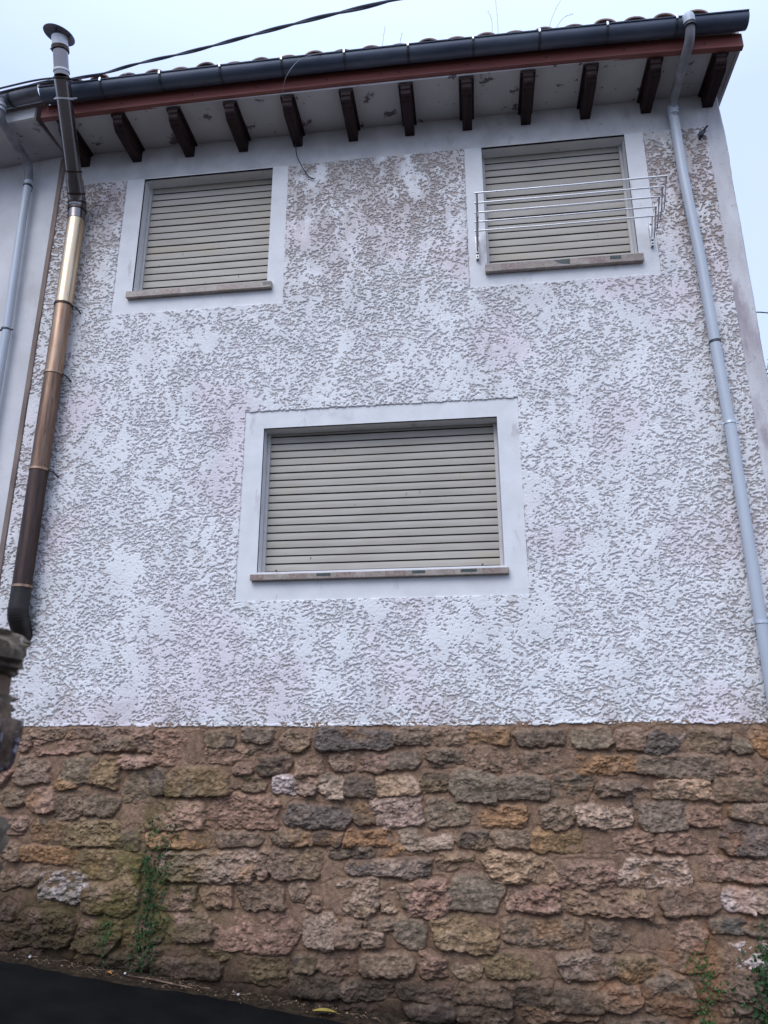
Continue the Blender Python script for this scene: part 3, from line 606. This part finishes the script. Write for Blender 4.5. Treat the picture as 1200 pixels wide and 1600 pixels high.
# upper bend and the leaning length that clears the gutter
A_, B_, C_, D_ = Vector((fx(6.7), FY, 6.60)), Vector((-3.782, -.135, 6.80)), Vector((-3.652, -.86, 7.62)), Vector((-3.652, -.95, 7.875))
bend = fillet([A_, B_, B_+(C_-B_).normalized()*.22], .12, 8); MB().tube(bend, .083, 32).build('flue_elbow', M['flue_lean'], flo, smooth=True)
for i, t in enumerate((0, 2, 4, 6, 8)):
    p = bend[1+t if 1+t < len(bend) else -1]; dd = bend[min(2+t, len(bend)-1)]-bend[t]
    ring(p, dd, .089, .018, M['flue_steel'] if i % 2 else M['flue_dark'], 'elbow_fold')
ls = B_+(C_-B_).normalized()*.20
MB().tube([ls, C_], .074, 32).build('leaning_section', M['flue_lean'], flo, smooth=True)
tdir = (C_-B_).normalized()
for q_, m_ in ((.80, 'pale_metal'), (.985, 'flue_dark'), (.10, 'flue_dark')):
    p = ls.lerp(C_, q_); ring(p, tdir, .083, .016, M[m_])
p = ls.lerp(C_, .80); MB().tube([p+Vector((-.10, -.01, 0)), p+Vector((.12, .01, .0))], .006, 8).build('wall_stay', M['pale_metal'], flo)
MB().tube([C_, D_], .068, 32).build('top_section', M['flue_lean'], flo, smooth=True)
dv = (D_-C_).normalized()
ring(C_+dv*.05, dv, .074, .02, M['pale_metal']); ring(D_-dv*.015, dv, .080, .035, M['flue_dark'])
MB().tube([D_-dv*.01+Vector((-.09, -.02, -.01)), D_-dv*.01+Vector((-.07, -.01, 0))], .008, 8).build('clamp_bolt', M['screw'], flo)
ring(D_+dv*.045, dv, .073, .10, M['pale_metal'], 'cap_collar')
# conical rain cap, knocked askew
ax = Vector((.20, -.16, 1)).normalized(); cc_ = D_+dv*.13
sd1 = ax.orthogonal().normalized(); sd2 = ax.cross(sd1); mb = MB(); rings = [(.004, .052), (.05, .040), (.10, .018), (.137, .0), (.142, -.006), (.138, -.008), (.10, .008), (.05, .028), (.004, .036)]
vs = [cc_+ax*(h-.01)+(sd1*math.cos(2*math.pi*k/40)+sd2*math.sin(2*math.pi*k/40))*r_ for r_, h in rings for k in range(40)]
mb.add(vs, [(i*40+k, i*40+(k+1) % 40, (i+1)*40+(k+1) % 40, (i+1)*40+k) for i in range(len(rings)-1) for k in range(40)]).build('rain_cap', M['cap'], flo, smooth=True)
for k in range(3):
    a = k*2.1; MB().box(tuple(D_+Vector((math.cos(a)*.06-.006, math.sin(a)*.06-.006, .06))), tuple(D_+Vector((math.cos(a)*.06+.006, math.sin(a)*.06+.006, .155)))).build('cap_strut', M['pale_metal'], flo)

# ================================================================ NEIGHBOUR HOUSE
nb = empty('neighbour_house', (XL-.02, 0, 0)); nb['label'] = 'smooth pale grey rendered house at the left edge, joined to the rough house'; nb['category'] = 'house'
PH = R(6); co_, si_ = math.cos(PH), math.sin(PH)
def nbt(o):   # turn a neighbour part about the shared corner
    me = o.data; px_ = XL-.045
    for v in me.vertices:
        x, y, z = v.co; dx = x-px_; v.co = (px_+dx*co_+y*si_*1.0, -dx*si_+y*co_, z)
    me.update(); return o
wx0, wx1 = -9.5, XL-.045
nbt(MB().box((wx0, -.012, -.5), (wx1, 7, 7.54)).build('rendered_wall', M['neighbour'], nb))
mb = MB(); zz = np.arange(-.5, 7.53, .06); vs = []
for z in zz:
    z = float(z); w_ = .008*mnoise.noise((z*2.5, 1, 5)); vs += [(XL-.052+w_, -.014, z), (XL-.048, -.030, z), (XL-.008+w_, -.026, z), (XL+.004+w_, .0, z)]
mb.add(vs, [(i*4+k, i*4+k+1, i*4+k+5, i*4+k+4) for i in range(len(zz)-1) for k in range(3)]).build('edge_joint', M['joint'], nb)
nbt(MB().box((wx0, -.50, ZE), (wx1+.03, .1, ZE+.02)).build('soffit', M['soffit'], nb))
nbt(MB().box((wx0, -.53, ZE+.0), (wx1+.045, -.501, ZE+.13)).build('fascia_board', M['neighbour'], nb))
mb = MB(); mb.sweep(gprof(-.612, 7.73, .079), [(x, 0, 0) for x in np.linspace(wx0, wx1+.17, 12)])
ng = nbt(mb.build('gutter', M['gutter_grey'], nb, smooth=True))
for x in (-4.27, -4.87, -5.47):
    pr = [(-.612+.0845*math.cos(a), 7.73+.0845*math.sin(a)) for a in np.linspace(math.pi*.98, 2*math.pi, 15)]
    pi_ = [(-.612+.081*math.cos(a), 7.73+.081*math.sin(a)) for a in np.linspace(2*math.pi, math.pi*.98, 15)]
    nbt(MB().sweep(pr+pi_, [(x-.014, 0, 0), (x+.014, 0, 0)]).build('gutter_bracket', M['strap'], ng))
mb = MB()
for i in range(14):
    x = -4.26-.27*i; ya = -.57
    vs = []
    for yy, rr in ((ya, .10), (3.5, .10)):
        for k in range(11):
            a = math.pi*k/10; vs.append((x+rr*math.cos(a), yy, rz(yy)+.01+.062*math.sin(a)))
    mb.add(vs, [(k, k+1, 12+k, 11+k) for k in range(10)]+[tuple(range(11))])
mb.add([(wx0, -.55, rz(-.55)), (wx1+.03, -.55, rz(-.55)), (wx1+.03, 3.5, rz(3.5)), (wx0, 3.5, rz(3.5))], [(0, 1, 2, 3)])
nbt(mb.build('roof_tiles', M['tile'], nb, smooth=True))
pts = [(-4.405, -.07, 7.30), (-4.40, -.07, 6.7), (-4.385, -.07, 6.1), (-4.365, -.07, 5.4), (-4.35, -.07, .3)]
nd = MB().tube(pts, .040, 24).build('downpipe', M['pvc'], nb, smooth=True)
clamp((-4.402, -.07, 7.13), .042, M['strap'], nd, ears=False); clamp((-4.372, -.07, 5.44), .042, M['strap'], nd, ears=True)
up = fillet([(-4.42, -.62, 7.68), (-4.42, -.62, 7.56), (-4.42, -.58, 7.47), (-4.41, -.10, 7.38), (-4.405, -.07, 7.2)], .07)
MB().tube(up, .043, 24).build('offset_pipe', M['pvc_shaded'], nd, smooth=True)
for z in (7.63, 7.58): MB().tube([(-4.42, -.62, z), (-4.42, -.62, z-.03)], .050, 24).build('outlet_collar', M['pvc'], nd, smooth=True)

# ================================================================ DRYING RACK
dr = empty('drying_rack', (.95, -.02, 5.9)); tag(dr, 'extended white wall drying rack with five rods under the upper right window', 'drying rack')
ys = [-.14, -.263, -.386, -.509, -.632]; ZR = 6.09; xl, xr = .172, 1.728
for y in ys:
    p0, p1 = (xl-.02, y, ZR-.004), (xr+.01, y, ZR+.004)
    MB().tube([p0, ((p0[0]+p1[0])/2, y, ZR-.004), p1], .0080, 12).build('rod', M['steel'], dr, smooth=True)
for x in (xl, xr):
    arm = MB(); dz = .19
    yj = [-.055]+ys
    for k, y in enumerate(ys):
        # flat links hinge on every rod and cross below it
        lowy = y+.09
        arm.tube([(x-.004, y, ZR), (x-.004, lowy, ZR-dz*(.95 if k else .8))], .0048, 8)
        if k+1 < len(ys): arm.tube([(x+.004, ys[k+1], ZR-.0), (x+.004, lowy-.09+.055, ZR-dz)], .0048, 8)
        arm.tube([(x-.012, lowy, ZR-dz*.93), (x+.012, lowy, ZR-dz*.93)], .0062, 8)
        if k: arm.tube([(x+.006, lowy, ZR-dz*.93), (x+.006, ys[k-1]+.01, ZR-.03)], .0048, 8)
    arm.build('folding_arm', M['rust'], dr, smooth=True)
    mb = MB(); mb.box((x-.014, -.045, 5.86), (x+.014, -.035, 6.10)); mb.box((x-.014, -.045, 5.86), (x-.010, -.006, 6.10)); mb.box((x+.010, -.045, 5.86), (x+.014, -.006, 6.10))
    mb.build('wall_bracket', M['steel'], dr, bevel=.002)
    for z in (5.88, 6.08): MB().tube([(x, -.05, z), (x, -.03, z)], .008, 10).build('bracket_bolt', M['strap'], dr)

# ================================================================ CABLES AND SMALL FIXINGS
def path_interp(pts, n):
    pts = [Vector(p) for p in pts]; out = []
    L_ = len(pts)-1
    for i in range(n+1):
        t = i/n*L_; k = min(int(t), L_-1); f_ = t-k
        p0, p1, p2, p3 = pts[max(k-1, 0)], pts[k], pts[k+1], pts[min(k+2, L_)]
        out.append(.5*((2*p1)+(p2-p0)*f_+(2*p0-5*p1+4*p2-p3)*f_*f_+(3*p1-p0-3*p2+p3)*f_**3))
    return out
cp = [(-6.2, -.55, 7.50), (-5.2, -.66, 7.60), (-4.343, -.735, 7.655), (-3.95, -.755, 7.70), (-3.619, -.83, 7.606+.01), (-3.17, -.98, 7.463), (-2.754, -1.15, 7.328), (-2.109, -1.45, 7.037),
      (-1.451, -1.8, 6.709), (-.882, -2.15, 6.358), (-.347, -2.5, 5.987), (.3, -2.95, 5.55), (2.2, -4.4, 4.6), (6, -7.4, 4.4), (12, -12, 6)]
path = path_interp(cp, 420)
cb = empty('power_cable', tuple(path[0])); tag(cb, 'twisted dark cable slung from the gutter up across the sky', 'cable')
ra = .0062; acc = 0; strands = [[], []]
for i, p in enumerate(path):
    if i: acc += (p-path[i-1]).length
    t = (path[min(i+1, len(path)-1)]-path[max(i-1, 0)]).normalized(); nn = t.cross(Vector((0, 0, 1))).normalized(); bb = t.cross(nn)
    a = acc/1.0*2*math.pi
    for k in (0, 1): strands[k].append(p+(nn*math.cos(a+k*math.pi)+bb*math.sin(a+k*math.pi))*ra)
for k in (0, 1): MB().tube(strands[k], .0078, 8).build('cable_strand', M['cable'], cb, smooth=True)
# second cable clipped along the neighbour's gutter
o = MB().tube(path_interp([(-6.5, -.50, 7.66), (-5.2, -.62, 7.72), (-4.343, -.72, 7.735), (-3.95, -.745, 7.755), (-3.7, -.74, 7.735), (-3.66, -.60, 7.79)], 40), .009, 8).build('gutter_cable', M['cable'], smooth=True)
tag(o, 'thin dark cable running along the rim of the left gutter', 'cable')
o = MB().tube(path_interp([(-1.12, -.60, 7.83), (-1.209, -.72, 7.728), (-1.389, -.735, 7.66), (-1.51, -.71, 7.53), (-1.59, -.56, 7.535), (-1.61, -.48, 7.50)], 40), .0032, 6).build('white_wire', M['white_cord'], smooth=True)
tag(o, 'thin pale wire looping over the gutter above the fifth rafter', 'wire')
o = MB().tube(path_interp([(-1.60, -.05, 7.40), (-1.582, -.05, 7.32), (-1.564, -.05, 7.207), (-1.50, -.045, 7.058), (-1.439, -.04, 6.958), (-1.385, -.035, 6.925)], 40), .0055, 6).build('loose_wire', M['cable'], smooth=True)
tag(o, 'loose dark wire end hanging down from the eaves between the upper windows', 'wire')
bk = MB(); bk.box((2.268, -.014, 7.00), (2.340, -.004, 7.10)); bk.box((2.268, -.07, 7.00), (2.276, -.014, 7.05))
bk.tube([(2.295, -.014, 7.045), (2.295, -.06, 7.035)], .022, 14); bk.tube([(2.32, -.02, 7.09), (2.355, -.05, 7.12)], .010, 8); bk.tube([(2.272, -.06, 7.02), (2.262, -.075, 6.985)], .008, 8)
o = bk.build('wall_hook', M['strap'], bevel=.002); tag(o, 'small dark metal bracket on the wall right of the downpipe top', 'bracket')
o = MB().tube(path_interp([(2.53, 3.4, 7.16), (3.785, 3.2, 7.07), (6, 3.3, 6.9), (14, 3.5, 7.6)], 30), .009, 6).build('distant_wire', M['cable'], smooth=True)
tag(o, 'straight dark wire leaving the right side of the house against the sky', 'wire')

# ================================================================ NEAR STONE WALL, left foreground
nw = MB(); q = random.Random(2)
pier = empty('stone_wall', (-1.3, -4.6, road_z(-1.3))); tag(pier, 'out of focus rough stone wall end close at the left edge of the view', 'stone wall')
def rock(cx, cy, cz, rx, ry, rz_, seed):
    nu, nv = 26, 18; vs = []; off = Vector((seed*3.3, seed*1.7, seed))
    for j in range(nv+1):
        ph = math.pi*j/nv
        for i in range(nu):
            th = 2*math.pi*i/nu; d = Vector((math.sin(ph)*math.cos(th), math.sin(ph)*math.sin(th), math.cos(ph)))
            b = Vector([math.copysign(abs(c)**.62, c) for c in d])
            r_ = 1+.22*mnoise.noise(d*1.6+off)+.18*mnoise.noise(d*4+off)+.10*mnoise.noise(d*9+off)
            vs.append((cx+b.x*rx*r_, cy+b.y*ry*r_, cz+b.z*rz_*r_))
    return vs, [(j*nu+i, j*nu+(i+1) % nu, (j+1)*nu+(i+1) % nu, (j+1)*nu+i) for j in range(nv) for i in range(nu)]
M['near_a'] = mat('near_stone_brown', (.08, .055, .034), (.22, .165, .11), 18, rough=.95, bump=2, bscale=70, spots=[(20, .54, .64, (.05, .042, .03), None), (38, .58, .66, (.40, .38, .32), None)])
M['near_b'] = mat('near_stone_violet', (.09, .058, .04), (.22, .155, .115), 22, rough=1, spec=.05, bump=2, bscale=70, spots=[(20, .5, .6, (.03, .025, .03), None), (40, .58, .66, (.38, .34, .36), None)])
M['near_m'] = mat('near_mortar', (.16, .10, .065), (.24, .16, .11), 20, rough=1, bump=2, bscale=80)
EX = -.912   # right-hand face of this wall
core = MB().box((-3.0, -4.62, road_z(-1.3)-.2), (EX-.05, -4.42, 1.78)).build('wall_core', M['near_m'], pier)
z = road_z(-1.0)-.05; k = 0; rocks = {0: MB(), 1: MB()}
rows = [(1.80, .055, 0), (1.595, .075, 1)]
zc = 1.50
while zc > -.4: h = q.uniform(.05, .08); rows.append((zc-h, h, k % 2)); zc -= 2*h+.012; k += 1
rows = [(1.785, .046, 0), (1.683, .028, 0), (1.618, .078, 1)] + [r for r in rows[2:] if r[0] < 1.50]
for zi, (zc, h, mi) in enumerate(rows):
    x = EX + (-.004 if zi != 1 else -.03) - (0.0 if zi < 3 else .0)
    while x > -2.9:
        wd = q.uniform(.08, .15)
        vs, fs = rock(x-wd, -4.52+q.uniform(-.01, .01), zc, wd*1.0, .13, h*1.05, q.random()*40); rocks[mi if x > EX-.1 else q.randint(0, 1)].add(vs, fs); x -= 2*wd+.01
rocks[0].build('stone_courses', M['near_a'], pier, smooth=True); rocks[1].build('stone_courses', M['near_b'], pier, smooth=True)

# ================================================================ PLANTS
def hat(x, z):     # height of the stone relief there
    i = int(np.clip(np.searchsorted(HX, x), 0, len(HX)-1)); j = int(np.clip(np.searchsorted(HZ, z), 0, len(HZ)-1)); return float(HS[j, i])
def leafy(name, root, clumps, m, label, cat, stems, size=(.005, .018), group=None, seed=1):
    q = random.Random(seed); e = empty(name, root); tag(e, label, cat, group)
    lf = MB()
    for (x, z, sx, sz_, nn, dep) in clumps:
        for _ in range(nn):
            px = q.gauss(x, sx*.5); pz = q.gauss(z, sz_*.5); py = -hat(px, pz)-.005-abs(q.gauss(0, dep))
            s = q.uniform(*size); a = q.uniform(0, 6.28); t1 = Vector((math.cos(a), q.uniform(-.6, .6), math.sin(a)-.2)).normalized()
            nrm = Vector((q.uniform(-.5, .5), -1, q.uniform(-.2, .9))).normalized(); t2 = nrm.cross(t1).normalized(); p = Vector((px, py, pz))
            lf.add([p-t1*s, p+t2*s*.55-t1*.1*s, p+t1*s+nrm*-.2*s, p-t2*s*.55-t1*.1*s], [(0, 1, 2), (0, 2, 3)])
    lf.build('leaves', m, e, fix=False)
    st_ = MB()
    for pl in stems: 
        n_ = len(pl); st_.tube(path_interp([(x, -hat(x, z)-.012-y, z) for x, z, y in pl], 12), [.0028-.0018*i/12 for i in range(13)], 6)
    st_.build('stems', M['stem'], e, smooth=True)
    return e
leafy('creeper', (-2.46, -.03, .12), [(-2.47, .33, .11, .36, 300, .015), (-2.47, .60, .08, .22, 130, .015), (-2.50, .20, .07, .16, 60, .012), (-2.44, .86, .10, .22, 80, .012), (-2.36, .72, .06, .2, 45, .01), (-2.30, .98, .08, .12, 22, .01), (-2.50, 1.03, .05, .1, 12, .01), (-2.52, .75, .05, .1, 50, .02)],
      M['leaf'], 'dark green creeper growing up the stone base at left', 'plant', [[(-2.46, .12, 0), (-2.48, .4, .02), (-2.45, .7, .01), (-2.50, 1.05, 0)], [(-2.44, .12, 0), (-2.43, .5, .03), (-2.36, .8, .01), (-2.31, 1.0, 0)], [(-2.5, .12, 0), (-2.53, .3, .03), (-2.5, .62, .02)]], seed=3)
leafy('wall_weed', (-2.78, -.03, .2), [(-2.775, .26, .05, .13, 70, .012), (-2.765, .33, .05, .06, 20, .01)], M['leaf2'], 'small bright green weed on the wall foot left of the creeper', 'plant', [[(-2.78, .18, 0), (-2.775, .26, .01), (-2.765, .34, 0)]], size=(.006, .013), seed=4)
leafy('shrub', (1.95, -.06, -.45), [(2.03, .0, .26, .34, 1900, .07), (1.93, -.08, .16, .26, 420, .05), (1.95, .18, .14, .14, 200, .04), (2.12, .2, .2, .2, 320, .06), (2.04, -.3, .32, .3, 700, .09), (1.90, -.05, .10, .3, 130, .03), (1.82, .24, .06, .1, 22, .02)],
      M['leaf'], 'dense dark green shrub against the wall in the lower right corner', 'shrub', [[(1.95, -.45, 0), (1.9, -.1, .05), (1.86, .2, .03)], [(2.0, -.45, 0), (2.05, 0, .06), (2.1, .3, .03)]], size=(.009, .022), seed=6)
leafy('wall_weed', (1.42, -.03, -.4), [(1.42, -.02, .07, .3, 120, .015), (1.45, .15, .06, .10, 40, .012), (1.52, .02, .1, .1, 40, .012), (1.38, -.2, .1, .2, 60, .02), (1.40, .2, .05, .05, 12, .01)], M['leaf2'], 'sparse green weeds trailing down the wall left of the corner shrub', 'plant', [[(1.40, -.45, 0), (1.42, -.1, .01), (1.45, .2, 0)]], size=(.007, .015), seed=8)
wl = [('lone short dry grass stalk on the roof, leftmost', [(-.653, 7.80), (-.635, 8.0), (-.616, 8.149)]), ('faint short leaning dry stalk, second from the left on the roof', [(-.502, 7.80), (-.452, 8.061)]),
      ('dry stalk bent left at its tip on the roof above the upper right window', [(.371, 7.80), (.393, 8.054), (.364, 8.202)]), ('tall straight dry stalk rising out of the picture from the roof', [(.436, 7.8), (.445, 8.046), (.437, 8.36)]),
      ('slender dry stalk leaning right, beside the drooping one on the roof', [(.882, 7.8), (.942, 8.034), (1.04, 8.25)]), ('dry stalk drooping right with a seed head, rightmost on the roof', [(.911, 7.8), (1.038, 8.012), (1.134, 8.052)])]
for i, (lb, pl) in enumerate(wl):
    mb = MB(); pp = path_interp([(x, -.56, z) for x, z in pl], 14); mb.tube(pp, [.0030-.0018*k/14 for k in range(15)], 6)
    for k in range(9, 15): mb.tube([pp[k], pp[k]+Vector((rnd.uniform(-.012, .012), rnd.uniform(-.01, .01), .014))], [.0018, .0008], 5)
    tag(mb.build('grass_stalk', M['straw'], smooth=True), lb, 'grass stalk', 'dry grass stalks on the roof')

# ---- tree beyond the right corner
tr = empty('tree', (8.45, 9.0, -1.2)); tag(tr, 'dark tree behind the right corner of the house', 'tree')
mb = MB(); mb.tube([(8.45, 9, -1.2), (8.4, 9, 2), (8.55, 9.1, 5), (8.45, 9, 9)], [.22, .18, .12, .05], 12)
for k in range(7):
    a = k*.9; z = 3+k*.6; mb.tube([(8.45, 9, z), (8.45+math.cos(a)*1.2, 9+math.sin(a)*1.2, z+.9)], [.07, .02], 8)
mb.build('trunk', M['bark'], tr, smooth=True)
mb = MB(); q = random.Random(9)
for _ in range(200):
    a = q.uniform(0, 6.28); r_ = 2.5*math.sqrt(q.random()); zc = q.uniform(2.5, 10.3); r_ *= math.sqrt(max(.1, 1-((zc-7.0)/4.8)**2)); c = Vector((8.62+r_*math.cos(a), 9+r_*math.sin(a), zc))
    for _ in range(150):
        p = c+Vector((q.gauss(0, .3), q.gauss(0, .3), q.gauss(0, .25))); s = q.uniform(.05, .10)
        t1 = Vector((q.uniform(-1, 1), q.uniform(-1, 1), q.uniform(-1, 1))).normalized(); t2 = t1.orthogonal().normalized()
        mb.add([p-t1*s, p+t2*s*.5, p+t1*s, p-t2*s*.5], [(0, 1, 2, 3)])
mb.build('crown', leafmat('tree_leaf', (.012, .022, .012), (.03, .05, .02)), tr, fix=False)

# ---- soil and litter along the wall foot
q = random.Random(12); nx, ny = 420, 26; vs = []
for i in range(nx+1):
    x = -4.3+i*7.4/nx
    for j in range(ny+1):
        v = j/ny; wd = .10+.07*mnoise.noise((x*1.3, 0, 0))+.05*mnoise.noise((x*5, 2, 0)); y = .03-v*(wd+.10)
        h = (1-v)**1.3*(.035+.03*mnoise.noise((x*2.3, 5, 0)))+.012*mnoise.noise((x*14, y*14, 3))*(1-v)+.008*mnoise.noise((x*50, y*50, 9))*(1-v*.6)
        vs.append((x, y-.02, road_z(x)+h+(.003 if j < ny else -.01)))
mb = MB().add(vs, [(i*(ny+1)+j, (i+1)*(ny+1)+j, (i+1)*(ny+1)+j+1, i*(ny+1)+j+1) for i in range(nx) for j in range(ny)])
tag(mb.build('soil', M['soil'], smooth=True), 'dark strip of soil between the wall foot and the road', kind='stuff')
mb = MB()
for _ in range(800):
    x = q.uniform(-4.0, 1.5); y = -.04-abs(q.gauss(0, .06)); z = road_z(x)+.012+max(0, .03*(1+y/.12)); s = q.uniform(.004, .014)
    if q.random() < .35 and x > -1: continue
    t1 = Vector((q.uniform(-1, 1), q.uniform(-1, 1), q.uniform(-.3, .3))).normalized(); n_ = Vector((q.uniform(-.4, .4), q.uniform(-.4, .4), 1)).normalized(); t2 = n_.cross(t1)
    p = Vector((x, y, z)); el = q.choice((.3, .5, .7)); mb.add([p-t1*s, p+t2*s*el, p+t1*s+n_*s*.4, p-t2*s*el+n_*s*.2], [(0, 1, 2), (0, 2, 3)])
for _ in range(110):
    x = q.uniform(-4.0, 1.0); y = -.06-abs(q.gauss(0, .04)); z = road_z(x)+.02; l = q.uniform(.02, .07); a = q.uniform(-.5, .5)
    mb.tube([(x, y, z), (x+l*.5, y+.2*l*a, z+.006), (x+l, y+l*a, z-.005-.115*l)], [.0015, .002, .001], 5)
tag(mb.build('leaf_litter', M['litter'], fix=False), 'dry leaf scraps and twigs scattered along the wall foot', kind='stuff')
def leaf(name, p, l, wd, a, m, label):
    mb = MB(); n_ = 8; vs = []
    for i in range(n_+1):
        t = i/n_; h = wd*math.sin(math.pi*t)**.8*(1 if 0 < i < n_ else 0)+.0005; bend = .012*math.sin(t*3)
        for k in (-1, 0, 1): vs.append((t*l-l/2, k*h, bend+abs(k)*.006))
    mb.add(vs, [(i*3+k, (i+1)*3+k, (i+1)*3+k+1, i*3+k+1) for i in range(n_) for k in (0, 1)])
    mb.tube([(l/2, 0, .0), (l/2+.02, .0, .002)], .001, 5)
    ca, sa = math.cos(a), math.sin(a); mb.v = [(p[0]+x*ca-y*sa, p[1]+x*sa+y*ca, p[2]+z-.115*x) for x, y, z in mb.v]
    tag(mb.build(name, m, smooth=True), label, 'leaf', 'fallen leaves')
leaf('fallen_leaf', (-1.10, -.17, road_z(-1.1)+.03), .17, .030, .25, M['yleaf'], 'large yellow green leaf on the ground at the middle of the wall foot')
leaf('fallen_leaf', (-2.68, -.13, road_z(-2.68)+.02), .05, .012, 0, M['oleaf'], 'small orange leaf on the road edge below the creeper')
leaf('fallen_leaf', (-3.05, -.09, road_z(-3.05)+.03), .08, .014, .4, M['litter'], 'pale brown curled leaf by the wall foot at far left')
mb = MB(); a = [(-2.55, -.12), (-2.36, -.11), (-2.2, -.13), (-2.05, -.14)]
mb.tube([(x, y, road_z(x)+.03) for x, y in a], [.002, .007, .006, .002], 8); mb.tube([(-2.36, -.11, road_z(-2.36)+.03), (-2.28, -.08, road_z(-2.28)+.045)], [.004, .002], 6)
tag(mb.build('twig', M['litter'], smooth=True), 'dry reddish twig lying at the wall foot right of the creeper', 'twig')
pm = mat('white_pebble', (.6, .58, .55), None, rough=.8)
for (x, y, s, lb) in ((-2.57, -.05, .008, 'white pebble under the creeper'), (-.47, -.15, .012, 'white pebble at the wall foot right of the yellow leaf'), (-3.31, -.05, .009, 'white pebble at the wall foot left of the small weed'), (-1.72, -.08, .008, 'tiny white pebble left of the yellow leaf')):
    vs, fs = rock(x, y-.05, road_z(x)+.035, s, s, s*.7, abs(x)); tag(MB().add(vs, fs).build('pebble', pm, smooth=True), lb, 'pebble', 'white pebbles at the wall foot')
